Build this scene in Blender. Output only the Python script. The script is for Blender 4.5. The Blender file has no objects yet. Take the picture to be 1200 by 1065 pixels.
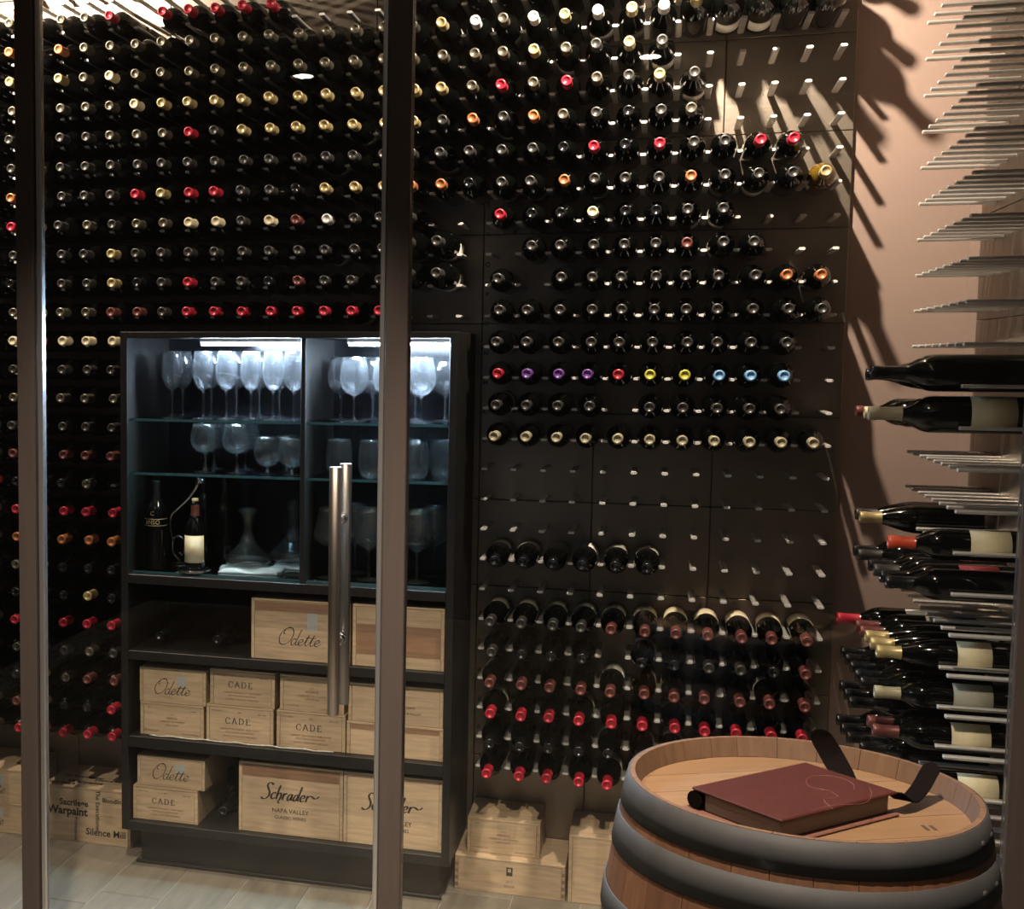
import bpy, math, random
from mathutils import Matrix, Vector
random.seed(7)
SC = bpy.context.scene
COL = SC.collection
PI = math.pi
# ------------------------------------------------------------------ camera, world, lights, exposure
CAMP = Vector((0.525, -4.4166, 1.725))
def make_camera():
    a, b, c = -0.29633, -0.08395, 0.00543
    ca, sa, cb, sb, cc, sc = math.cos(a), math.sin(a), math.cos(b), math.sin(b), math.cos(c), math.sin(c)
    fw = Vector((sa*cb, ca*cb, sb)); rt = Vector((ca, -sa, 0)); up = rt.cross(fw)
    r2 = cc*rt + sc*up; u2 = -sc*rt + cc*up
    m = Matrix((( r2.x, u2.x, -fw.x, CAMP.x), (r2.y, u2.y, -fw.y, CAMP.y), (r2.z, u2.z, -fw.z, CAMP.z), (0, 0, 0, 1)))
    cd = bpy.data.cameras.new('camera'); o = bpy.data.objects.new('camera', cd); COL.objects.link(o)
    o.matrix_world = m
    cd.sensor_fit = 'HORIZONTAL'; cd.sensor_width = 36.0; cd.lens = 1539.53/1200*36
    cd.shift_x = 0.25; cd.shift_y = (547.83-532.5)/1200
    cd.clip_start = 0.05; cd.clip_end = 60
    SC.camera = o
make_camera()
W = bpy.data.worlds.new('world'); SC.world = W; W.use_nodes = True
W.node_tree.nodes['Background'].inputs[0].default_value = (1.0, 0.84, 0.72, 1)
W.node_tree.nodes['Background'].inputs[1].default_value = 0.018
CELLAR_W = 380.0      # watts of each ceiling spot over the peg wall
HALL_W = 110.0
FRONT_W = 540.0     # downlights in front of the glass
SC.view_settings.view_transform = 'Standard'; SC.view_settings.look = 'None'
SC.view_settings.exposure = 0.30; SC.view_settings.gamma = 1.0; SC.view_settings.use_curve_mapping = False
CEIL = 3.30
def spot(name, loc, watts, size, blend, radius, color, parent=None):
    l = bpy.data.lights.new(name, 'SPOT'); l.energy = watts; l.spot_size = math.radians(size); l.spot_blend = blend
    l.shadow_soft_size = radius; l.color = color
    o = bpy.data.objects.new(name, l); COL.objects.link(o); o.location = loc
    if parent: o.parent = parent
    return o

# ------------------------------------------------------------------ materials
MATS = {}
def nodes_of(m):
    nt = m.node_tree; return nt, nt.nodes, nt.links
def mat(name, col, rough=.5, metal=0.0, noise=0.0, nscale=20, stretch=(1, 1, 1), bump=0.0, bscale=None, col2=None, spec=.5, rnd=0.0, coat=0.0):
    m = bpy.data.materials.new(name); m.use_nodes = True
    nt, N, L = nodes_of(m); b = N['Principled BSDF']
    b.inputs['Base Color'].default_value = (*col, 1); b.inputs['Roughness'].default_value = rough
    b.inputs['Metallic'].default_value = metal; b.inputs['Specular IOR Level'].default_value = spec
    b.inputs['Coat Weight'].default_value = coat
    if noise or bump or rnd:
        tc = N.new('ShaderNodeTexCoord'); mp = N.new('ShaderNodeMapping'); mp.inputs['Scale'].default_value = stretch
        oi = N.new('ShaderNodeObjectInfo'); ad = N.new('ShaderNodeVectorMath'); ad.operation = 'ADD'
        sc = N.new('ShaderNodeVectorMath'); sc.operation = 'SCALE'; sc.inputs[3].default_value = 37.0
        cb = N.new('ShaderNodeCombineXYZ')
        for k in range(3): L.new(oi.outputs['Random'], cb.inputs[k])
        L.new(cb.outputs[0], sc.inputs[0]); L.new(tc.outputs['Object'], mp.inputs['Vector'])
        L.new(mp.outputs[0], ad.inputs[0]); L.new(sc.outputs[0], ad.inputs[1])
        nz = N.new('ShaderNodeTexNoise'); nz.inputs['Scale'].default_value = nscale; nz.inputs['Detail'].default_value = 6
        nz.inputs['Roughness'].default_value = .6
        L.new(ad.outputs[0], nz.inputs['Vector'])
        if noise or rnd:
            mx = N.new('ShaderNodeMix'); mx.data_type = 'RGBA'
            c2 = col2 if col2 else tuple(c*(1-noise) for c in col)
            mx.inputs[6].default_value = (*c2, 1); mx.inputs[7].default_value = (*col, 1)
            mr = N.new('ShaderNodeMapRange'); mr.inputs[1].default_value = .32; mr.inputs[2].default_value = .68
            L.new(nz.outputs[0], mr.inputs[0]); L.new(mr.outputs[0], mx.inputs[0])
            out = mx.outputs[2]
            if rnd:
                hs = N.new('ShaderNodeHueSaturation'); r2 = N.new('ShaderNodeMapRange')
                r2.inputs[3].default_value = 1-rnd; r2.inputs[4].default_value = 1+rnd
                L.new(oi.outputs['Random'], r2.inputs[0]); L.new(r2.outputs[0], hs.inputs['Value']); L.new(out, hs.inputs['Color']); out = hs.outputs[0]
            L.new(out, b.inputs['Base Color'])
        if bump:
            n2 = nz
            if bscale:
                n2 = N.new('ShaderNodeTexNoise'); n2.inputs['Scale'].default_value = bscale; n2.inputs['Detail'].default_value = 4
                L.new(ad.outputs[0], n2.inputs['Vector'])
            bp = N.new('ShaderNodeBump'); bp.inputs['Strength'].default_value = bump; bp.inputs['Distance'].default_value = .002
            L.new(n2.outputs[0], bp.inputs['Height']); L.new(bp.outputs[0], b.inputs['Normal'])
    MATS[name] = m; return m
def emit(name, col, s):
    m = bpy.data.materials.new(name); m.use_nodes = True; nt, N, L = nodes_of(m); b = N['Principled BSDF']
    b.inputs['Base Color'].default_value = (*col, 1); b.inputs['Emission Color'].default_value = (*col, 1); b.inputs['Emission Strength'].default_value = s
    MATS[name] = m; return m
def pane(name, tint, ior=1.5, rough=0.0):
    m = bpy.data.materials.new(name); m.use_nodes = True; nt, N, L = nodes_of(m)
    N.remove(N['Principled BSDF']); out = N['Material Output']
    fr = N.new('ShaderNodeFresnel'); ge = N.new('ShaderNodeNewGeometry'); mi = N.new('ShaderNodeMapRange')
    mi.inputs[3].default_value = ior; mi.inputs[4].default_value = 1/ior      # same reflectance on both faces of the thin pane
    L.new(ge.outputs['Backfacing'], mi.inputs[0]); L.new(mi.outputs[0], fr.inputs[0])
    tr = N.new('ShaderNodeBsdfTransparent'); tr.inputs[0].default_value = (*tint, 1)
    gl = N.new('ShaderNodeBsdfGlossy'); gl.inputs['Roughness'].default_value = rough
    mx = N.new('ShaderNodeMixShader'); L.new(fr.outputs[0], mx.inputs[0]); L.new(tr.outputs[0], mx.inputs[1]); L.new(gl.outputs[0], mx.inputs[2])
    L.new(mx.outputs[0], out.inputs[0]); MATS[name] = m; return m
def crystal(name):
    # clear stemware: refracting glass that still lets part of the lamp light straight through its thin wall
    m = bpy.data.materials.new(name); m.use_nodes = True; nt, N, L = nodes_of(m)
    N.remove(N['Principled BSDF']); out = N['Material Output']
    g = N.new('ShaderNodeBsdfGlass'); g.inputs['IOR'].default_value = 1.5; g.inputs['Roughness'].default_value = 0.02
    t = N.new('ShaderNodeBsdfTransparent'); mx = N.new('ShaderNodeMixShader'); mx.inputs[0].default_value = .70
    df = N.new('ShaderNodeBsdfDiffuse'); df.inputs[0].default_value = (.85, .9, .95, 1); tl = N.new('ShaderNodeBsdfTranslucent'); tl.inputs[0].default_value = (.85, .9, .95, 1)
    md = N.new('ShaderNodeMixShader'); L.new(df.outputs[0], md.inputs[1]); L.new(tl.outputs[0], md.inputs[2])
    m2 = N.new('ShaderNodeMixShader'); m2.inputs[0].default_value = .010          # faint white diffuse share, put in to imitate the glow of lit glass
    L.new(t.outputs[0], mx.inputs[1]); L.new(g.outputs[0], mx.inputs[2]); L.new(mx.outputs[0], m2.inputs[1]); L.new(md.outputs[0], m2.inputs[2]); L.new(m2.outputs[0], out.inputs[0]); MATS[name] = m; return m

mat('plaster', (.235, .163, .132), .9, noise=.06, nscale=4, bump=.15, bscale=180)
mat('panel_wood', (.028, .0215, .0165), .40, noise=.4, nscale=3.0, stretch=(2, 2, 26), bump=.25, rnd=.10)
MATS['panel_wood'].node_tree.nodes['Principled BSDF'].inputs['Specular Tint'].default_value = (1.0, .84, .68, 1)
MATS['panel_wood'].node_tree.nodes['Principled BSDF'].inputs['IOR'].default_value = 2.8
mat('aluminium', (.62, .59, .55), .34, metal=.6)
mat('satin_tip', (.66, .64, .61), .5, metal=.25)
mat('bronze', (.080, .062, .054), .45, metal=.35, noise=.15, nscale=6, stretch=(8, 8, .4))
mat('silver_edge', (.55, .54, .53), .3, metal=.9)
mat('steel', (.34, .30, .265), .33, metal=1.0, noise=.12, nscale=8, stretch=(30, 30, .6))
mat('chrome', (.75, .75, .76), .12, metal=1.0)
pane('clear_glass', (.94, .95, .94)); pane('shelf_glass', (.86, .95, .94), 1.5)
mat('glass_edge', (.026, .085, .10), .15, spec=.8)
mat('black_back', (.003, .003, .0035), .18, spec=.15)
mat('black_wood', (.011, .0098, .0090), .42, spec=.35, noise=.3, nscale=4, stretch=(26, 2, 2), bump=.12)
mat('bottle_glass', (.0012, .0014, .0011), .075, spec=.5)
mat('amber_glass', (.085, .048, .006), .05, spec=.6)
mat('paper_cream', (.66, .56, .36), .8, noise=.10, nscale=60)
mat('paper_grey', (.30, .28, .22), .8, noise=.10, nscale=60)
mat('paper_white', (.72, .68, .60), .8, noise=.06, nscale=60)
mat('paper_red', (.42, .05, .05), .7)
crystal('crystal')
emit('led', (.58, .76, 1.0), 850.0); emit('lamp_lens', (1.0, .93, .85), 16.0); emit('lamp_lens_bright', (1.0, .88, .76), 45.0)
mat('pine', (.50, .36, .225), .6, noise=.32, nscale=5, stretch=(2, 16, 22), bump=.12, rnd=.08)
mat('pine_dark', (.27, .15, .085), .6, noise=.3, nscale=5, stretch=(2, 16, 22), bump=.12, rnd=.06)
mat('ink', (.035, .022, .018), .7); mat('ink_brown', (.16, .085, .05), .8); mat('ink_blue', (.34, .37, .36), .8); mat('ink_black', (.012, .012, .012), .7)
mat('tile', (.185, .158, .120), .5, noise=.34, nscale=3.0, stretch=(10, 1.2, 1), bump=.1, rnd=.08)
mat('grout', (.24, .22, .185), .9, noise=.1)
mat('oak', (.135, .062, .031), .5, noise=.35, nscale=6, stretch=(12, 12, .9), bump=.2, rnd=.14)
mat('oak_inside', (.125, .067, .034), .6, noise=.3, nscale=6, stretch=(10, 10, 1), bump=.2, rnd=.08)
mat('oak_head', (.18, .103, .050), .5, noise=.22, nscale=5, stretch=(1.2, 14, 1), bump=.12, rnd=.08)
mat('hoop_steel', (.034, .0335, .033), .7, metal=.25, noise=.3, nscale=14, bump=.15)
mat('leather', (.050, .0105, .0075), .42, noise=.22, nscale=30, bump=.3, bscale=220)
mat('leather_dark', (.004, .0024, .002), .8, spec=.05, noise=.3, nscale=30, bump=.2, bscale=200)
mat('leather_edge', (.12, .05, .035), .5); mat('leather_line', (.11, .030, .020), .5)
mat('pages', (.20, .145, .11), .85, noise=.25, nscale=12, stretch=(1, 1, 120))
mat('brass', (.55, .44, .26), .3, metal=.9)
mat('cloth', (.50, .66, .78), .9, noise=.1, nscale=40, bump=.3, bscale=400)
mat('white_cord', (.42, .40, .36), .6); mat('ceiling_paint', (.55, .48, .42), .9); mat('lamp_trim', (.7, .68, .65), .4)
mat('cork', (.62, .42, .25), .8, noise=.3, nscale=90)
mat('gold_print', (.34, .26, .13), .5, metal=.3)
CAPS = {'d': ('cap_grey', (.062, .058, .054), .38, .55, 'grey-foil'), 's': ('cap_pewter', (.15, .13, .095), .35, .6, 'pewter-foil'),
        'g': ('cap_gold', (.52, .40, .19), .35, .45, 'gold-foil'), 'r': ('cap_red', (.40, .018, .036), .35, .15, 'red-capped'),
        'o': ('cap_copper', (.46, .16, .06), .4, .35, 'copper-capped'), 'c': ('cap_cream', (.62, .53, .34), .5, 0, 'cream-capped'),
        'p': ('cap_purple', (.13, .045, .22), .4, .1, 'purple-capped'), 'y': ('cap_lime', (.46, .42, .045), .45, 0, 'lime-yellow-capped'),
        'b': ('cap_blue', (.17, .36, .62), .45, 0, 'pale-blue-capped'), 'k': ('cap_black', (.008, .008, .009), .22, 0, 'black-capped'),
        'm': ('cap_maroon', (.15, .045, .038), .4, .3, 'maroon-foil'), 'w': ('cap_white', (.70, .68, .64), .4, .3, 'silver-white-capped'),
        'v': ('cap_vermilion', (.50, .060, .022), .45, 0, 'orange-red-capped'),
        'u': ('cap_olive', (.34, .30, .19), .5, .1, 'olive-cream-capped')}
for k, v in CAPS.items(): mat(v[0], v[1], v[2], v[3])

# ------------------------------------------------------------------ mesh building
class MB:
    def __init__(s): s.v = []; s.f = []; s.m = []; s.mi = 0; s.sm = []
    def add(s, vs, fs, smooth=False):
        o = len(s.v); s.v += [tuple(p) for p in vs]
        for f in fs: s.f.append([i+o for i in f]); s.m.append(s.mi); s.sm.append(smooth)
        return s
    def box(s, x0, x1, y0, y1, z0, z1, M=None):
        v = [(x, y, z) for z in (z0, z1) for y in (y0, y1) for x in (x0, x1)]
        if M is not None: v = [M @ Vector(p) for p in v]
        return s.add(v, [(0, 2, 3, 1), (4, 5, 7, 6), (0, 1, 5, 4), (2, 6, 7, 3), (0, 4, 6, 2), (1, 3, 7, 5)])
    def cbox(s, x0, x1, y0, y1, z0, z1, b):
        # box whose edges along all axes are chamfered
        lo = (x0, y0, z0); hi = (x1, y1, z1); pts = []; idx = {}
        for sx in (0, 1):
            for sy in (0, 1):
                for sz in (0, 1):
                    c = [hi[0] if sx else lo[0], hi[1] if sy else lo[1], hi[2] if sz else lo[2]]
                    d = [-b if sx else b, -b if sy else b, -b if sz else b]
                    for ax in range(3):
                        p = [c[k]+(0 if k == ax else d[k]) for k in range(3)]
                        idx[(sx, sy, sz, ax)] = len(pts); pts.append(p)
        F = []
        I = lambda sx, sy, sz, ax: idx[(sx, sy, sz, ax)]
        F += [[I(0,0,0,0), I(0,0,1,0), I(0,1,1,0), I(0,1,0,0)], [I(1,0,0,0), I(1,1,0,0), I(1,1,1,0), I(1,0,1,0)]]
        F += [[I(0,0,0,1), I(1,0,0,1), I(1,0,1,1), I(0,0,1,1)], [I(0,1,0,1), I(0,1,1,1), I(1,1,1,1), I(1,1,0,1)]]
        F += [[I(0,0,0,2), I(0,1,0,2), I(1,1,0,2), I(1,0,0,2)], [I(0,0,1,2), I(1,0,1,2), I(1,1,1,2), I(0,1,1,2)]]
        for a in (0, 1):
            for c in (0, 1):
                F.append([I(0,a,c,1), I(1,a,c,1), I(1,a,c,2), I(0,a,c,2)])
                F.append([I(a,0,c,0), I(a,1,c,0), I(a,1,c,2), I(a,0,c,2)])
                F.append([I(a,c,0,0), I(a,c,1,0), I(a,c,1,1), I(a,c,0,1)])
        for k in range(8):
            sx, sy, sz = k & 1, (k >> 1) & 1, (k >> 2) & 1
            F.append([I(sx,sy,sz,0), I(sx,sy,sz,1), I(sx,sy,sz,2)])
        s.add(pts, F); return s
    def lathe(s, prof, n=24, M=None, smooth=True, a0=0, a1=2*PI):
        full = abs(a1-a0-2*PI) < 1e-6; k = n if full else n+1
        vs = []; fs = []
        for (r, z) in prof:
            for i in range(k):
                t = a0+(a1-a0)*i/n; vs.append((r*math.cos(t), r*math.sin(t), z))
        for j in range(len(prof)-1):
            for i in range(n):
                a = j*k+i; b = j*k+((i+1) % k if full else i+1)
                if prof[j][0] < 1e-7: fs.append((a, b+k, a+k))
                elif prof[j+1][0] < 1e-7: fs.append((a, b, a+k))
                else: fs.append((a, b, b+k, a+k))
        if M is not None: vs = [M @ Vector(p) for p in vs]
        return s.add(vs, fs, smooth)
    def tube(s, pts, r, n=10, caps=True, smooth=True):
        P = [Vector(p) for p in pts]; rr = r if isinstance(r, (list, tuple)) else [r]*len(P); vs = []; fs = []
        up = Vector((0, 0, 1)); prev = None
        for i, p in enumerate(P):
            t = (P[min(i+1, len(P)-1)]-P[max(i-1, 0)]).normalized()
            if prev is None:
                u = t.orthogonal().normalized()
            else:
                u = (prev-t*prev.dot(t)).normalized()
            prev = u; w = t.cross(u)
            for k in range(n):
                a = 2*PI*k/n; vs.append(p+(u*math.cos(a)+w*math.sin(a))*rr[i])
        for i in range(len(P)-1):
            for k in range(n):
                a = i*n+k; b = i*n+(k+1) % n; fs.append((a, b, b+n, a+n))
        if caps: fs.append(tuple(range(n-1, -1, -1))); fs.append(tuple(range((len(P)-1)*n, len(P)*n)))
        s.add(vs, fs, smooth)
        if caps: s.sm[-1] = s.sm[-2] = False
        return s
    def mesh(s, name, *mats):
        me = bpy.data.meshes.new(name); me.from_pydata(s.v, [], s.f)
        for m in mats: me.materials.append(MATS[m])
        if len(mats) > 1: me.polygons.foreach_set('material_index', s.m)
        me.polygons.foreach_set('use_smooth', s.sm)
        me.validate(); me.update(); return me
def link(name, me, parent=None, M=None):
    o = bpy.data.objects.new(name, me); COL.objects.link(o)
    if parent is not None: o.parent = parent
    if M is not None: o.matrix_basis = M
    return o
def T(x, y, z): return Matrix.Translation((x, y, z))
def R(ax, a): return Matrix.Rotation(a, 4, ax)
def empty(name, loc, rz=0):
    o = bpy.data.objects.new(name, None); COL.objects.link(o); o.location = loc; o.rotation_euler = (0, 0, rz); o.empty_display_size = .05; return o
def tag(o, label, cat, group=None):
    o['label'] = label; o['category'] = cat
    if group: o['group'] = group
    return o
def struct(o, label=None, cat=None):
    o['kind'] = 'structure'
    if label: o['label'] = label
    if cat: o['category'] = cat
    return o
def ordinal(n):
    return '%d%s' % (n, 'th' if 10 <= n % 100 <= 20 else {1: 'st', 2: 'nd', 3: 'rd'}.get(n % 10, 'th'))

# ------------------------------------------------------------------ lettering
def catmull(P, k=6):
    if len(P) < 3: return [Vector(p) for p in P]
    Q = [Vector(p) for p in P]; Q = [Q[0]*2-Q[1]]+Q+[Q[-1]*2-Q[-2]]; out = []
    for i in range(1, len(Q)-2):
        for j in range(k):
            t = j/k; a, b, c, d = Q[i-1], Q[i], Q[i+1], Q[i+2]
            out.append(.5*((2*b)+(c-a)*t+(2*a-5*b+4*c-d)*t*t+(3*b-a-3*c+d)*t**3))
    out.append(Q[-2]); return out
GL = {  # pen strokes in em units: (advance, [polylines])
 'O~': (.80, [[(.62, .98), (.40, .96), (.14, .70), (.06, .36), (.20, .04), (.48, .02), (.76, .30), (.84, .68), (.70, .96), (.48, 1.0), (.30, .84), (.26, .66), (.36, .62)]]),
 'd~': (.42, [[(.28, .32), (.14, .36), (.02, .22), (.05, .03), (.16, .0), (.28, .18)], [(.46, .92), (.30, .22), (.30, .03), (.40, .02), (.48, .12)]]),
 'e~': (.36, [[(.02, .14), (.20, .18), (.27, .29), (.18, .36), (.05, .26), (.02, .10), (.12, .0), (.26, .04), (.38, .15)]]),
 't~': (.30, [[(.02, .14), (.20, .62), (.08, .14), (.12, .0), (.22, .04), (.32, .15)], [(.02, .44), (.32, .47)]]),
 'S': (.50, [[(.54, .86), (.46, .96), (.30, .98), (.20, .84), (.26, .64), (.38, .44), (.40, .18), (.24, -.02), (.04, -.04), (-.06, .06)]]),
 'c': (.32, [[(.28, .34), (.18, .40), (.06, .30), (.03, .14), (.12, .0), (.28, .08)]]),
 'h': (.36, [[(.14, .88), (.06, .42), (.03, .0)], [(.05, .22), (.16, .38), (.27, .36), (.29, .18), (.22, -.04), (.12, -.12)]]),
 'r': (.30, [[(.08, .40), (.03, .0)], [(.05, .22), (.16, .39), (.27, .37)]]),
 'a': (.36, [[(.28, .36), (.12, .36), (.02, .16), (.06, .0), (.16, .04), (.27, .30)], [(.29, .40), (.25, .08), (.36, .04)]]),
 'd': (.38, [[(.26, .36), (.12, .36), (.02, .16), (.06, .0), (.16, .04), (.27, .30)], [(.40, .90), (.28, .10), (.38, .04)]]),
 'e': (.34, [[(.06, .16), (.22, .22), (.27, .32), (.18, .40), (.06, .28), (.03, .12), (.12, .0), (.28, .07)]]),
 'R': (.85, [[(.08, .40), (.03, .0)], [(.05, .22), (.18, .38), (.36, .36), (.52, .27), (.66, .30), (.78, .42)]]),
 'C': (.86, [[(.74, .86), (.72, .70)], [(.74, .80), (.52, .97), (.26, .90), (.08, .58), (.12, .24), (.34, .03), (.60, .06), (.76, .24)]]),
 'A': (.90, [[(.08, .0), (.42, .98)], [(.42, .98), (.80, .0)], [(.22, .34), (.64, .34)], [(.0, .0), (.18, .0)], [(.68, .0), (.92, .0)]]),
 'D': (.96, [[(.16, .0), (.16, .96)], [(.04, .96), (.30, .96), (.62, .88), (.80, .50), (.64, .12), (.30, .0), (.04, .0)]]),
 'E': (.72, [[(.16, .0), (.16, .96)], [(.04, .96), (.58, .96)], [(.58, .96), (.58, .80)], [(.16, .50), (.48, .50)], [(.04, .0), (.62, .0)], [(.62, .0), (.64, .18)]]),
}
def pen_text(tokens, size, pen=.07, thin=.35, shear=0.0, tracking=0.0, ang=.6):
    """broad-nib lettering as a flat raised mesh in the local XZ plane, facing -Y, origin at the text centre"""
    mb = MB(); x = 0; d = .0004
    for tk in tokens:
        if tk == ' ': x += .35; continue
        adv, strokes = GL[tk]
        for st in strokes:
            pts = catmull(st) if len(st) > 2 else [Vector(st[0]), Vector(st[1])]
            pts = [Vector((p.x+x+shear*p.y, p.y)) for p in pts]; L = []; Rr = []
            for i, p in enumerate(pts):
                t = (pts[min(i+1, len(pts)-1)]-pts[max(i-1, 0)]); t = t.normalized() if t.length > 1e-9 else Vector((1, 0))
                a = math.atan2(t.y, t.x); w = pen*.5*(thin+(1-thin)*abs(math.sin(a-ang+PI*.0)))
                n = Vector((-t.y, t.x)); L.append(p+n*w); Rr.append(p-n*w)
            n = len(pts); vs = []
            for y in (-d, 0):
                vs += [(q.x*size, y, q.y*size) for q in L]+[(q.x*size, y, q.y*size) for q in Rr]
            fs = []
            for i in range(n-1):
                fs.append((i, n+i, n+i+1, i+1)); fs.append((2*n+i, 2*n+i+1, 3*n+i+1, 3*n+i))
                fs.append((i, i+1, 2*n+i+1, 2*n+i)); fs.append((n+i, 3*n+i, 3*n+i+1, n+i+1))
            fs.append((0, 2*n, 3*n, n)); fs.append((n-1, 2*n-1, 4*n-1, 3*n-1))
            mb.add(vs, fs)
        x += adv+tracking
    cx = x*size/2; mb.v = [(a-cx, b, c) for a, b, c in mb.v]
    return mb
def font_mesh(txt, size, m, bold=0.0, align='CENTER', shear=0.0, rot=0.0):
    cu = bpy.data.curves.new('txt', 'FONT'); cu.body = txt; cu.size = size; cu.align_x = align; cu.align_y = 'CENTER'
    cu.offset = bold*size; cu.extrude = .0003; cu.resolution_u = 2; cu.shear = shear
    o = bpy.data.objects.new('txt', cu); COL.objects.link(o)
    dg = bpy.context.evaluated_depsgraph_get(); me = bpy.data.meshes.new_from_object(o.evaluated_get(dg))
    bpy.data.objects.remove(o); bpy.data.curves.remove(cu)
    me.transform(R('X', PI/2) @ R('Z', rot)); me.materials.clear(); me.materials.append(MATS[m]); return me

# ------------------------------------------------------------------ grid of the peg wall
U = .092; V = .0972953; L = .19; Z0 = 2.442318          # column pitch, row pitch, peg length, height of row 0
def rowz(r): return Z0-r*V
XW = 1.3857; TY0 = -.38493                                # right wall panel face, y of its first peg column
def rz(q): return 2.3477-q*V
CX0, CX1, CF, CTOP = -1.171, -.060, -.40, 1.805            # cabinet extents

# floor ---------------------------------------------------------------
fl = link('floor', MB().box(-2.9, 1.55, -6.6, .12, -.06, -.0025).mesh('floor', 'grout')); struct(fl, 'grey-beige wood-look plank tile floor', 'floor')
unit = {}
def plank_mesh(w, l):
    k = (round(w, 4), round(l, 4))
    if k not in unit: unit[k] = MB().cbox(-w/2, w/2, -l/2, l/2, -.008, 0, .0012).mesh('plank', 'tile')
    return unit[k]
PW = .2135; PL = 1.2
joint = {-2: -.72, -1: -.62}
for k in range(-9, 12):
    x0 = -.943+PW*k; x1 = x0+PW
    if x0 < -2.8 or x1 > 1.45: continue
    j = joint.get(k, -((k*0.37) % 1.2))
    y = j
    while y < 0: y += PL
    while y > -6.4:
        a, b = max(y-PL, -6.5), min(y, .018)
        if b-a > .03: link('plank', plank_mesh(PW-.004, b-a-.004), fl, T((x0+x1)/2, (a+b)/2, 0))
        y -= PL
ce = link('ceiling', MB().box(-2.9, 1.55, -6.6, .12, CEIL, CEIL+.06).mesh('ceiling', 'ceiling_paint')); struct(ce, 'painted ceiling above the cellar', 'ceiling')

# back wall -----------------------------------------------------------
wb = link('wall_back', MB().box(-2.9, 1.55, .02, .12, -.06, CEIL).mesh('wall_back', 'plaster')); struct(wb, 'tan plaster back wall clad in dark peg panels', 'wall')
peg_me = MB()
def peg_section(w, h, b):
    return [(-w/2+b, -h/2), (w/2-b, -h/2), (w/2, -h/2+b), (w/2, h/2-b), (w/2-b, h/2), (-w/2+b, h/2), (-w/2, h/2-b), (-w/2, -h/2+b)]
def peg_geo():
    S = peg_section(.0195, .0088, .003); e = .0012
    vs = [(x, 0, z) for x, z in S]+[(x, -L+e, z) for x, z in S]+[(x*.92, -L, z*.86) for x, z in S]; fs = []
    for i in range(8):
        j = (i+1) % 8; fs.append((i, i+8, j+8, j)); fs.append((i+8, i+16, j+16, j+8))
    fs.append(tuple(range(16, 24))); return vs, fs
PV, PF = peg_geo()
def tips(me, faces):      # turned end face and chamfer ring
    for i, pl in enumerate(me.polygons):
        k = i % faces
        pl.material_index = 1 if (k == faces-1 or k % 2 == 1) else 0
    return me
def peg_build(vs, fs, name='peg'):
    mb = MB().add(vs, fs); me = mb.mesh(name, 'aluminium', 'satin_tip'); return tips(me, len(PF))
peg_mesh = peg_build(PV, PF)
panels = {}
XE = [-.04+.368*k for k in range(-7, 3)]+[1.07]
ZE = [min(rowz(.2+3*k), CEIL-.002) for k in range(-3, 9)]+[.002]
pm = {}
for i in range(len(XE)-1):
    for j in range(len(ZE)-1):
        w = XE[i+1]-XE[i]-.0022; h = ZE[j]-ZE[j+1]-.0022
        k = (round(w, 4), round(h, 4))
        if k not in pm: pm[k] = MB().cbox(-w/2, w/2, 0, .0198, -h/2, h/2, .0012).mesh('panel', 'panel_wood')
        panels[(i, j)] = link('panel', pm[k], wb, T((XE[i]+XE[i+1])/2, 0, (ZE[j]+ZE[j+1])/2))
def panel_at(x, z):
    for i in range(len(XE)-1):
        if XE[i] <= x < XE[i+1]:
            for j in range(len(ZE)-1):
                if ZE[j] >= z > ZE[j+1]: return panels[(i, j)]
pegs = []
for r in range(-8, 22):
    for c in range(-22, 12):
        x, z = c*U, rowz(r)
        if CX0-.03 < x < CX1+.02 and z < CTOP+.02: continue
        if z > CEIL-.03: continue
        d = (Vector((x, -L, z))-CAMP).length
        out = z > 2.86 or x < -1.95
        pegs.append((d+(100 if out else 0), x, z))
pegs.sort(); rest = MB()
for n, (d, x, z) in enumerate(pegs):
    if n < 300:
        p = panel_at(x, z); link('peg', peg_mesh, p, T(x-p.matrix_basis.translation.x, 0, z-p.matrix_basis.translation.z))
    else:
        rest.add([(a+x, b, c2+z) for a, b, c2 in PV], PF)
o = link('pegs', tips(rest.mesh('pegs', 'aluminium', 'satin_tip'), len(PF)), wb); o['kind'] = 'stuff'
for i, ch in enumerate('ABCDEFGHIJKLMNOPQRSTU'):
    me = font_mesh(ch, .021, 'ink_black', bold=.02); p = panel_at(-.03, rowz(20-i)-.012)
    link('row_letter', me, p, T(-.026-p.matrix_basis.translation.x, -.0006, rowz(20-i)-.020-p.matrix_basis.translation.z))

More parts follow.
